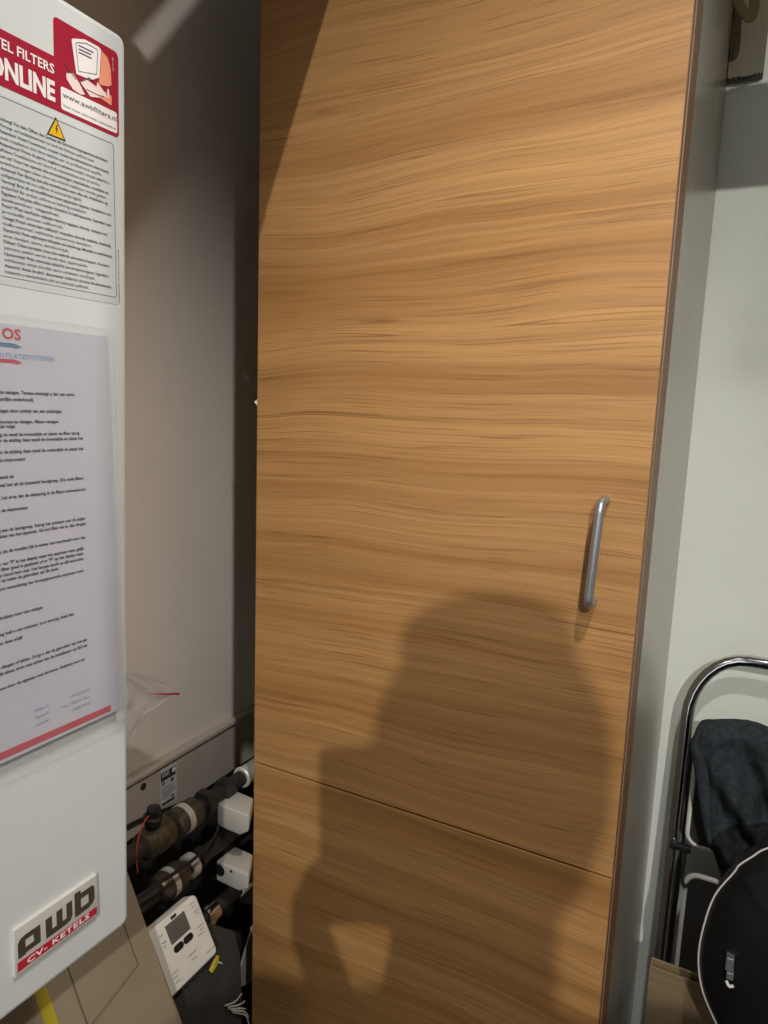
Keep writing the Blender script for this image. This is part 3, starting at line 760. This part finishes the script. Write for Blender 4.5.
for x0, x1, sx in ((XA - .005, -.022, -1), (XZ - .028, XZ + .005, 1)):
    for zc in (.676, .362):
        p0, p1_ = lp((x0 + x1) / 2, zc), None
        b = box(x0, x1, p0.y - .022, p0.y - .012, zc - .008, zc + .006, .002); obj('step_bracket', b, M['black'], lad, .6)
    xq = -.030 if sx < 0 else XZ - .024
    b = bmesh.new(); tube(b, smooth_path([lp(xq, .672, -.016), lp(xq - .001, .64, -.017), lp(xq - .001, .612, -.017), lp(xq + .004, .600, -.017), lp(xq + .010, .606, -.016)], 5), .003, 8)
    obj('locking_hook', b, M['pipe_dark'], lad, 2)

# charcoal cloth draped over the top step of the ladder
CL = [(0, -.026), (.07, -.036), (.14, -.042), (.22, -.034), (.5, -.014), (.74, .006), (1, .038)]
def lerp_(v, T):
    for (a, p), (b_, q) in zip(T, T[1:]):
        if v <= b_: return p + (q - p) * (v - a) / (b_ - a)
    return T[-1][1]
def cloth():
    b = bmesh.new(); NX, NZ = 64, 56; G = []
    for j in range(NZ + 1):
        v = j / NZ; row = []
        for i in range(NX + 1):
            u = i / NX
            xl = lerp_(v, CL)                                   # left edge runs in towards the tip
            xr = .225 - .05 * v
            x = xl + (xr - xl) * u
            zt = .946 - .010 * (1 - u) ** 6 + .006 * sin(u * 5)
            zl = .640 + .03 * sin(u * 4)
            z = zt + (zl - zt) * v
            p = lp(x, z, 0)
            f = .016 * sin(17 * u - 8.5 * v + 1.2 * sin(4 * v)) * min(1, v * 2.5 + .2) + .008 * sin(38 * u + 11 * v) * v
            f += .012 * noise.noise(Vector((u * 4, v * 5, 2.2))) + .004 * noise.noise(Vector((u * 13, v * 14, 1.1)))
            roll = .016 * cos(min(1, v / .09) * pi / 2)
            y = p.y - .046 - f * 1.0 + roll * 2.0
            if v < .05: z -= .006 * (1 - v / .05) ** 2
            row.append(b.verts.new((x, y, z)))
        G.append(row)
    for r0, r1 in zip(G, G[1:]):
        for k in range(NX): b.faces.new((r0[k], r0[k + 1], r1[k + 1], r1[k]))
    return b
cl = tag(obj('cloth', cloth(), M['cloth'], None, 3, loc=(.1, 1.37, .93)), 'charcoal grey cloth draped over the step ladder below its arch', 'cloth')
md = cl.modifiers.new('thickness', 'SOLIDIFY'); md.thickness = .003; md.offset = 0
# folded-over edge along the left side of the cloth
bm = bmesh.new(); G = []
for j in range(19):
    v = .03 + .72 * j / 18; row = []
    for i in range(9):
        u = i / 8
        z = .944 - .296 * v + .010 * u
        x = lerp_(v, CL) - .002 + u * (.010 + .012 * sin(min(1, v * 1.4) * pi))
        row.append(bm.verts.new((x, lp(0, z).y - .074 - .008 * sin(u * pi) - .003 * sin(v * 14), z)))
    G.append(row)
for r0, r1 in zip(G, G[1:]):
    for k in range(8): bm.faces.new((r0[k], r0[k + 1], r1[k + 1], r1[k]))
fo = obj('fold', bm, M['cloth'], cl, 3)
md = fo.modifiers.new('thickness', 'SOLIDIFY'); md.thickness = .003

# ------------------------------------------------------------------ cardboard box, black case
cb = thing('cardboard_box', 'narrow brown cardboard box on the floor in front of the step ladder', 'box', (.08, 1.245, 0))
cx0, cx1, cy0, cy1, cz = -.063, .235, 1.200, 1.222, .547
for a in ((cx0, cx1, cy0, cy0 + .004, 0, cz), (cx0, cx1, cy1 - .004, cy1, 0, cz + .002), (cx0, cx0 + .004, cy0 + .004, cy1 - .004, 0, cz), (cx1 - .004, cx1, cy0 + .004, cy1 - .004, 0, cz), (cx0 + .004, cx1 - .004, cy0 + .004, cy1 - .004, 0, .004)):
    obj('side' if a[5] > .01 else 'bottom', box(*a, .0008), M['card'], cb)

case = thing('black_case', 'rounded glossy black case with thin pale rim in front of the cardboard box', 'case', (.17, 1.12, .452))
out = [(.083, .882), (.064, .861), (.049, .842), (.044, .829), (.0225, .783), (.0125, .728), (.010, .675), (.0185, .627), (.0365, .588), (.060, .552), (.10, .508), (.15, .472), (.20, .458), (.26, .466), (.32, .50), (.36, .56), (.38, .64), (.38, .72), (.355, .80), (.31, .862), (.25, .905), (.19, .920), (.13, .908)]
O3 = smooth_path([(a, 1.10, c) for a, c in out], 4, closed=True)
def shell():
    b = bmesh.new(); C0 = Vector((.19, 1.10, .69)); prev = None
    prof = [(.97, .045), (.995, .02), (1.0, 0), (.97, -.010), (.9, -.020), (.72, -.032), (.45, -.042), (.2, -.046)]
    rings = []
    for s_, d in prof: rings.append([b.verts.new(C0 + (p - C0) * s_ + Vector((0, d, 0))) for p in O3])
    for A, B in zip(rings, rings[1:]):
        for k in range(len(A)):
            j = (k + 1) % len(A); b.faces.new((A[k], A[j], B[j], B[k]))
    b.faces.new(rings[0][::-1]); b.faces.new(rings[-1]); return b
obj('shell', shell(), M['black_gloss'], case, 1.2)
b = bmesh.new(); tube(b, [Vector((.19, 0, .69)) + (Vector((p.x, 0, p.z)) - Vector((.19, 0, .69))) * 1.004 + Vector((0, 1.098, 0)) for p in O3], .0014, 8, closed=True); obj('rim', b, M['trim_pale'], case, 2, label='thin pale rim')
b = box(.0455, .0560, 1.060, 1.085, .696, .717, .001); bx(b, .0480, .0575, 1.060, 1.085, .683, .694, .001); obj('latch', b, M['steel'], case)
b = bmesh.new(); tube(b, smooth_path([(.049, 1.064, .677), (.0530, 1.060, .673), (.0590, 1.062, .674)], 4), .0024, 8); obj('latch_loop', b, M['trim_pale'], case, 2)
sb = box(.04, .36, 1.06, 1.17, .0, .4535, .004)
tag(obj('storage_box', sb, M['dark_board'], None, loc=(.2, 1.12, 0)), 'dark storage box on the floor underneath the black case', 'box')

# ------------------------------------------------------------------ boxed fitting and strap high on the back wall
tb_ = thing('wall_casing', 'beige boxed casing high on the back wall beside the cabinet', 'casing', (-.075, YB, 2.065))
obj('cover', box(-.1035, -.0465, 1.470, YB - .001, 2.094, 2.36, .0025), M['casing'], tb_, .6)
obj('cover_seam', box(-.0985, -.0975, 1.4695, 1.4715, 2.112, 2.145), M['ink'], tb_)
b = bmesh.new(); tube(b, smooth_path([(-.103, 1.472, 2.094), (-.088, 1.472, 2.0955), (-.072, 1.472, 2.092), (-.058, 1.472, 2.096), (-.0465, 1.472, 2.095)], 6), [.002 + .0012 * sin(k * 1.9) for k in range(25)], 6)
obj('edge_bead', b, M['pipe_dark'], tb_, 2)  # uneven dark bead along the casing's lower edge
b = bmesh.new(); tube(b, smooth_path([(-.135, 1.37, 2.358), (-.112, 1.37, 2.366), (-.093, 1.37, 2.34), (-.0935, 1.37, 2.25), (-.0935, 1.37, 2.185), (-.090, 1.368, 2.166), (-.080, 1.366, 2.150), (-.071, 1.366, 2.140), (-.0665, 1.366, 2.150), (-.069, 1.368, 2.20), (-.076, 1.37, 2.28), (-.084, 1.37, 2.362), (-.135, 1.372, 2.366)], 6), .0075, 12, flat=((0, 1, 0), .35))
tag(obj('webbing_strap', b, M['olive'], None, 2, loc=(-.12, 1.36, 2.345)), 'olive green strap hanging from the cabinet top in front of the beige casing', 'strap')

# added unseen shelf and box that block light to the upper back wall
sf = thing('blocker_shelf', 'added pale shelf, out of view on the right wall, shading the back wall', 'shelf', (XR, .85, 2.04))
obj('board', box(.045, XR - .001, .75, .95, 2.037, 2.058, .002), M['board_pale'], sf)
for x_ in (.95,):
    obj('bracket', box(XR - .2, XR - .001, .84, .86, 2.012, 2.0365, .002), M['steel'], sf); obj('bracket', box(XR - .022, XR - .001, .84, .86, 1.85, 2.012, .002), M['steel'], sf)
sbx = thing('blocker_carton', 'added cardboard box on the unseen shelf, deepening its shadow', 'box', (.3, .85, 2.0585))  # added on the shelf to make its shadow band taller
obj('base', box(.06, .55, .80, .93, 2.0585, 2.125, .002), M['card'], sbx); obj('lid', box(.056, .554, .796, .934, 2.1255, 2.150, .002), M['card'], sbx)

# ------------------------------------------------------------------ lamps
L1 = Vector((.72, -1.50, 2.41)); L2 = Vector((.12, .22, 2.375))
def lamp(loc, aim, power, label, rad, col, cone, blend):
    """ceiling spotlight: a tilted housing with a lit lens, and the light at the lens"""
    d = (Vector(aim) - loc).normalized()
    t = thing('ceiling_spotlight', label, 'lamp', (loc.x, loc.y, ZC), 'ceiling spotlights')
    b = bmesh.new(); lathe(b, [(0, .05), (.010, .05), (.014, .02), (ZC - loc.z - .05, .010)], (loc.x, loc.y, ZC), (0, 0, -1), 28)
    obj('ceiling_rose', b, M['white_plastic'], t, .6)
    b = bmesh.new(); lathe(b, [(-.075, .012), (-.07, .032), (-.02, .044), (-.012, .046), (-.012, .041), (-.016, .040)], loc, d, 28)
    obj('housing', b, M['white_plastic'], t, .6)
    b = bmesh.new(); lathe(b, [(-.016, .039), (-.011, .036), (-.0085, .02), (-.008, .001)], loc, d, 28)
    obj('bulb_lens', b, emit('lit lens', (1, .9, .75, 1), 6), t, 1)
    ld = bpy.data.lights.new('spotlight_bulb', 'SPOT'); ld.energy = power; ld.color = col; ld.shadow_soft_size = rad
    ld.spot_size = radians(cone); ld.spot_blend = blend
    lo = bpy.data.objects.new('spotlight_bulb', ld); COL.objects.link(lo); lo.location = loc
    lo.rotation_mode = 'QUATERNION'; lo.rotation_quaternion = d.to_track_quat('-Z', 'Y')
    return lo
lamp(L1, (-.3, .95, 1.0), 150, 'ceiling spotlight further back in the room behind the person', .014, (1, .975, .93), 78, 1)
lamp(L2, (-.35, .91, .90), 47, 'ceiling spotlight right above the space in front of the cabinet', .03, (1, .965, .92), 86, 1)

# added unseen ducts above the boiler, shaped to cast the slanting shadow
DE, DD, DP = Vector((-.42, .4283, 1.8770)), Vector((0, .6281, .7782)), Vector((0, -.7782, .6281))
def duct(label, p0, p1, a0, c1, p2):
    zmax = ZC - .001
    A = lambda p: (zmax - DE.z - DP.z * p) / DD.z
    b = prism(bmesh.new(), [(p0, a0), (p1, a0), (p1, A(p1)), (p0, A(p0))], DP, DD, (1, 0, 0), DE, -.015, 0, .003)
    c = DE + DP * (p0 + p1) / 2 + DD * A((p0 + p1) / 2)
    t = thing('blocker_duct', label, 'duct', tuple(c), 'added light-blocking ducts')
    obj('channel', b, M['duct'], t)
    b = prism(bmesh.new(), [(p0 + .003, a0), (p2, a0), (p2, c1), (p0 + .003, c1)], DP, DD, (1, 0, 0), DE, -.017, .003, .001)
    obj('end_collar', b, M['duct'], t)
duct('added wide flat duct, out of view above the boiler, shading wall and cabinet', 0, .314, -.085, .030, .351)
cnd = thing('blocker_conduit', 'added thin conduit, unseen left of the person, blocking light on the left wall', 'conduit', (0, -.3145, ZC - .001))  # added out of view to keep a strip of lamp light off the wall
b = bmesh.new(); tube(b, [(0, -.3145, ZC - .012), (0, -.3145, 1.67)], .0085, 14); obj('tube', b, M['white_plastic'], cnd, 1)
b = bmesh.new(); lathe(b, [(0, .022), (.008, .022), (.012, .012)], (0, -.3145, ZC - .001), (0, 0, -1), 18); obj('ceiling_cap', b, M['white_plastic'], cnd, .6)
blk = thing('blocker_box', 'added metal box, unseen above the boiler, blocking light under the ducts', 'box', (-.372, .13, ZC - .001))  # added box closing the light gap between ducts and boiler top
obj('housing', box(-.392, -.352, -.02, .288, 1.820, 2.02, .004), M['duct'], blk, .6)
for y_ in (.03, .22): obj('hanger_strap', box(-.374, -.370, y_ - .008, y_ + .008, 2.02, ZC - .001), M['duct'], blk)
duct('added narrower duct beside the wide one, leaving a slit of light between', .354, .57, -.02, .02, .575)

# ------------------------------------------------------------------ world
w = bpy.data.worlds.new('world'); scene.world = w; w.use_nodes = True
w.node_tree.nodes['Background'].inputs[0].default_value = (.86, .93, 1, 1)
w.node_tree.nodes['Background'].inputs[1].default_value = 1.5

# ------------------------------------------------------------------ the person taking the picture (behind the camera) and the phone in the hands
def capsule(bm, p0, p1, r0, r1, seg=14):
    p0, p1 = Vector(p0), Vector(p1); d = (p1 - p0); L = max(d.length, 1e-4)
    prof = [(-r0 * cos(radians(90 * k / 4)), r0 * sin(radians(90 * k / 4))) for k in range(5)]
    prof += [(L + r1 * sin(radians(90 * k / 4)), r1 * cos(radians(90 * k / 4))) for k in range(5)]
    lathe(bm, prof, p0, d / L if d.length > 1e-4 else (0, 0, 1), seg)
def ellipsoid(bm, c, ax, rad, seg=20):
    t = bmesh.new(); bmesh.ops.create_uvsphere(t, u_segments=seg, v_segments=seg // 2 + 2, radius=1)
    a, b_, c_ = [Vector(q).normalized() for q in ax]
    Mm = Matrix(((a.x * rad[0], b_.x * rad[1], c_.x * rad[2], c[0]), (a.y * rad[0], b_.y * rad[1], c_.y * rad[2], c[1]), (a.z * rad[0], b_.z * rad[1], c_.z * rad[2], c[2]), (0, 0, 0, 1)))
    merge(bm, t, Mm)
def chain(bm, pts, rs):
    for a, b_, r, s in zip(pts, pts[1:], rs, rs[1:]): capsule(bm, a, b_, r, s)
def skinned(name, bm, mat, parent, voxel=.006, it=6):
    o = obj(name, bm, mat, parent, 3)
    m = o.modifiers.new('union', 'REMESH'); m.mode = 'VOXEL'; m.voxel_size = voxel; m.use_smooth_shade = True
    s = o.modifiers.new('smooth', 'SMOOTH'); s.factor = .5; s.iterations = it
    return o
CP = Vector((0, 0, 1.5))
yw, pt, rl = radians(27.2673), radians(8.6987), radians(2.0946)
PF = Vector((-sin(yw) * cos(pt), cos(yw) * cos(pt), -sin(pt))); PR = Vector((cos(yw), sin(yw), 0)); PU = PR.cross(PF)
PR, PU = PR * cos(rl) + PU * sin(rl), -PR * sin(rl) + PU * cos(rl)
def ph(a, b_, d): return PC + PR * a + PU * b_ + PF * d      # phone frame: right, up, towards the cabinet
PC = CP - PR * .033 - PU * .064 - PF * .008
phone = thing('mobile_phone', 'black mobile phone held up in both hands of the person', 'phone', tuple(PC))
obj('body', prism(bmesh.new(), rrect(-.041, -.086, .041, .086, .009, 5), PR, PU, PF, PC, -.004, .004, .001), M['phone'], phone, .6)
obj('screen', prism(bmesh.new(), rrect(-.039, -.084, .039, .084, .008, 5), PR, PU, PF, PC, -.0044, -.004), M['black_gloss'], phone)
for dv in (0, -.022, -.044):
    b = bmesh.new(); lathe(b, [(0, .008), (.0008, .008), (.001, .0075)], ph(.033, .064 + dv, .004), PF, 18); obj('lens', b, M['lens'], phone)

HX = Vector((-sin(yw), cos(yw), 0)); HR = Vector((cos(yw), sin(yw), 0)); HZ = Vector((0, 0, 1))
base = Vector((.241, -.356, 0))
def bp(r, f, z): return base + HR * r + HX * f + HZ * z
person = thing('person', 'person in a navy jumper and dark trousers holding up a phone with both hands', 'person', tuple(base))
# body: head, neck, trunk, arms, hands, legs in one surface
b = bmesh.new()
hc = bp(0, .045, 1.697)
ellipsoid(b, hc + HZ * .025 - HX * .012, (HR, HX, HZ), (.075, .095, .092))
ellipsoid(b, hc + HX * .022 - HZ * .045, (HR, HX, HZ), (.062, .072, .082))
ellipsoid(b, hc + HX * .052 - HZ * .095, (HR, HX, HZ), (.034, .034, .024))
capsule(b, hc + HX * .086 + HZ * .008, hc + HX * .108 - HZ * .030, .008, .013)
for s in (-1, 1):
    ellipsoid(b, hc + HR * s * .013 + HX * .098 - HZ * .034, (HR, HX, HZ), (.009, .010, .008))
    ellipsoid(b, hc + HR * s * .077 - HX * .008 - HZ * .008, (HR * .3 + HX, HR, HZ), (.018, .008, .031))
    capsule(b, hc + HR * s * .014 + HX * .088 + HZ * .022, hc + HR * s * .044 + HX * .076 + HZ * .022, .009, .007)
    ellipsoid(b, hc + HR * s * .038 + HX * .066 - HZ * .035, (HR, HX, HZ), (.024, .018, .018))
for dz_, q in ((-.060, .0075), (-.071, .0085)):
    capsule(b, hc + HR * -.018 + HX * .084 + HZ * dz_, hc + HR * .018 + HX * .084 + HZ * dz_, q * .8, q * .8)
    ellipsoid(b, hc + HX * .088 + HZ * dz_, (HR, HX, HZ), (.016, .009, q))
capsule(b, bp(0, .005, 1.49), hc - HX * .015 - HZ * .06, .062, .056)
chain(b, [bp(0, -.01, 1.42), bp(0, 0, 1.28), bp(0, .005, 1.10), bp(0, 0, .98)], [.075, .09, .09, .09])
SH = {-1: bp(-.175, -.005, 1.475), 1: bp(.18, -.005, 1.46)}
EL = {-1: bp(-.165, .120, 1.120), 1: bp(.110, .150, 1.120)}
WR = {-1: ph(-.024, -.166, -.018), 1: ph(.040, -.164, -.020)}
for s in (-1, 1):
    capsule(b, bp(s * .05, -.005, 1.44), SH[s], .045, .045)
    chain(b, [SH[s], SH[s].lerp(EL[s], .5), EL[s]], [.054, .047, .040])
    chain(b, [EL[s], EL[s].lerp(WR[s], .3), WR[s]], [.040, .040, .026])
    chain(b, [bp(s * .085, 0, .96), bp(s * .095, .01, .52)], [.088, .056])
    chain(b, [bp(s * .095, .01, .52), bp(s * .097, -.015, .36), bp(s * .10, -.01, .09)], [.054, .052, .036])
    capsule(b, bp(s * .10, -.03, .045), bp(s * .125, .17, .03), .036, .026)
def hand(s):
    e = s * .041
    pl = ph(e + s * .010, -.088, -.012)                 # centre of the palm beside the phone's lower edge
    capsule(b, WR[s], pl - PU * .01, .024, .022)
    ellipsoid(b, pl, (PR * s * .35 + PF, PU, PR), (.034, .044, .019))
    for k, (dv, ln) in enumerate(((-.046, .066), (-.064, .072), (-.081, .068), (-.096, .056))):
        root = ph(e + s * .010, dv - .004, .010)
        k1 = ph(e + s * .006, dv + .002, .021)
        k2 = ph(e - s * (ln - .042), dv + .006, .0165)
        tip = ph(e - s * (ln - .022), dv + .008, .0125)
        chain(b, [pl + PU * (.026 - .017 * k) + PF * .006, root, k1, k2, tip], [.0095, .0092, .0088, .0078, .0068])
    t0 = ph(e + s * .006, -.084, -.022); t1 = ph(e - s * .004, -.056, -.020); t2 = ph(e - s * .016, -.036, -.0125)
    chain(b, [pl - PU * .022 - PF * .012, t0, t1, t2], [.014, .0125, .0105, .0085])
for s in (-1, 1): hand(s)
skinned('body', b, M['skin'], person, .0045, 4)
for s in (-1, 1):
    e_ = bmesh.new(); ellipsoid(e_, hc + HR * s * .031 + HX * .0765 + HZ * .004, (HR, HX, HZ), (.0115, .0115, .0095)); obj('eye', e_, M['white_plastic'], person, 3)
    e_ = bmesh.new(); ellipsoid(e_, hc + HR * s * .030 + HX * .0865 + HZ * .002, (HR, HX, HZ), (.0045, .003, .0045)); obj('iris', e_, M['lens'], person, 3)
# hair: a close cap, short at the sides
b = bmesh.new()
ellipsoid(b, hc + HZ * .034 - HX * .022, (HR, HX, HZ), (.081, .096, .091))
ellipsoid(b, hc + HZ * .000 - HX * .050, (HR, HX, HZ), (.074, .066, .085))
ellipsoid(b, hc + HZ * .088 + HX * .040, (HR, HX, HZ), (.062, .045, .032))
skinned('hair', b, M['hair'], person, .006, 4)
# jumper
b = bmesh.new()
chain(b, [bp(0, -.005, 1.455), bp(0, .0, 1.30), bp(0, .005, 1.12), bp(0, 0, .93)], [.105, .128, .122, .122])
for s in (-1, 1):
    chain(b, [bp(s * .02, -.005, 1.485), bp(s * .10, -.005, 1.475), SH[s]], [.070, .066, .070])
    chain(b, [bp(s * .06, 0, 1.38), bp(s * .075, 0, 1.15), bp(s * .075, 0, .94)], [.105, .090, .098])
    chain(b, [SH[s], SH[s].lerp(EL[s], .5), EL[s]], [.070, .061, .054])
    chain(b, [EL[s], EL[s].lerp(WR[s], .4), EL[s].lerp(WR[s], .93)], [.054, .054, .046])
lathe(b, [(0, .068), (.02, .066), (.04, .064)], bp(0, .003, 1.50), (0, 0, 1), 24)
skinned('jumper', b, M['jacket'], person, .007, 5)
b = bmesh.new()
for s in (-1, 1):
    chain(b, [bp(s * .07, 0, .95), bp(s * .087, 0, .85), bp(s * .096, .01, .52), bp(s * .10, -.01, .10)], [.105, .103, .072, .062])
skinned('trousers', b, M['trousers'], person, .008, 5)
for s in (-1, 1):
    b = bmesh.new(); capsule(b, bp(s * .10, -.035, .045), bp(s * .126, .18, .042), .044, .040)
    for v_ in b.verts: v_.co.z = max(v_.co.z, .001)
    obj('shoe', b, M['black'], person, 3)


# ------------------------------------------------------------------ camera
cd = bpy.data.cameras.new('camera'); cam = bpy.data.objects.new('camera', cd); COL.objects.link(cam)
yaw, pit, rol = radians(27.2673), radians(8.6987), radians(2.0946)
fw = Vector((-sin(yaw) * cos(pit), cos(yaw) * cos(pit), -sin(pit)))
rt = Vector((cos(yaw), sin(yaw), 0)); up = rt.cross(fw)
r2 = rt * cos(rol) + up * sin(rol); u2 = -rt * sin(rol) + up * cos(rol)
Mx = Matrix.Identity(4)
for i in range(3):
    Mx[i][0] = r2[i]; Mx[i][1] = u2[i]; Mx[i][2] = -fw[i]
Mx[0][3], Mx[1][3], Mx[2][3] = 0, 0, 1.5
cam.matrix_world = Mx
cd.sensor_fit = 'VERTICAL'; cd.sensor_height = 24; cd.lens = 24 * 701.47 / 1024
cd.clip_start = .01; cd.clip_end = 30
scene.camera = cam

scene.view_settings.view_transform = 'Standard'
scene.view_settings.look = 'None'
scene.view_settings.gamma = 1
scene.view_settings.use_curve_mapping = False
scene.view_settings.exposure = 0.0
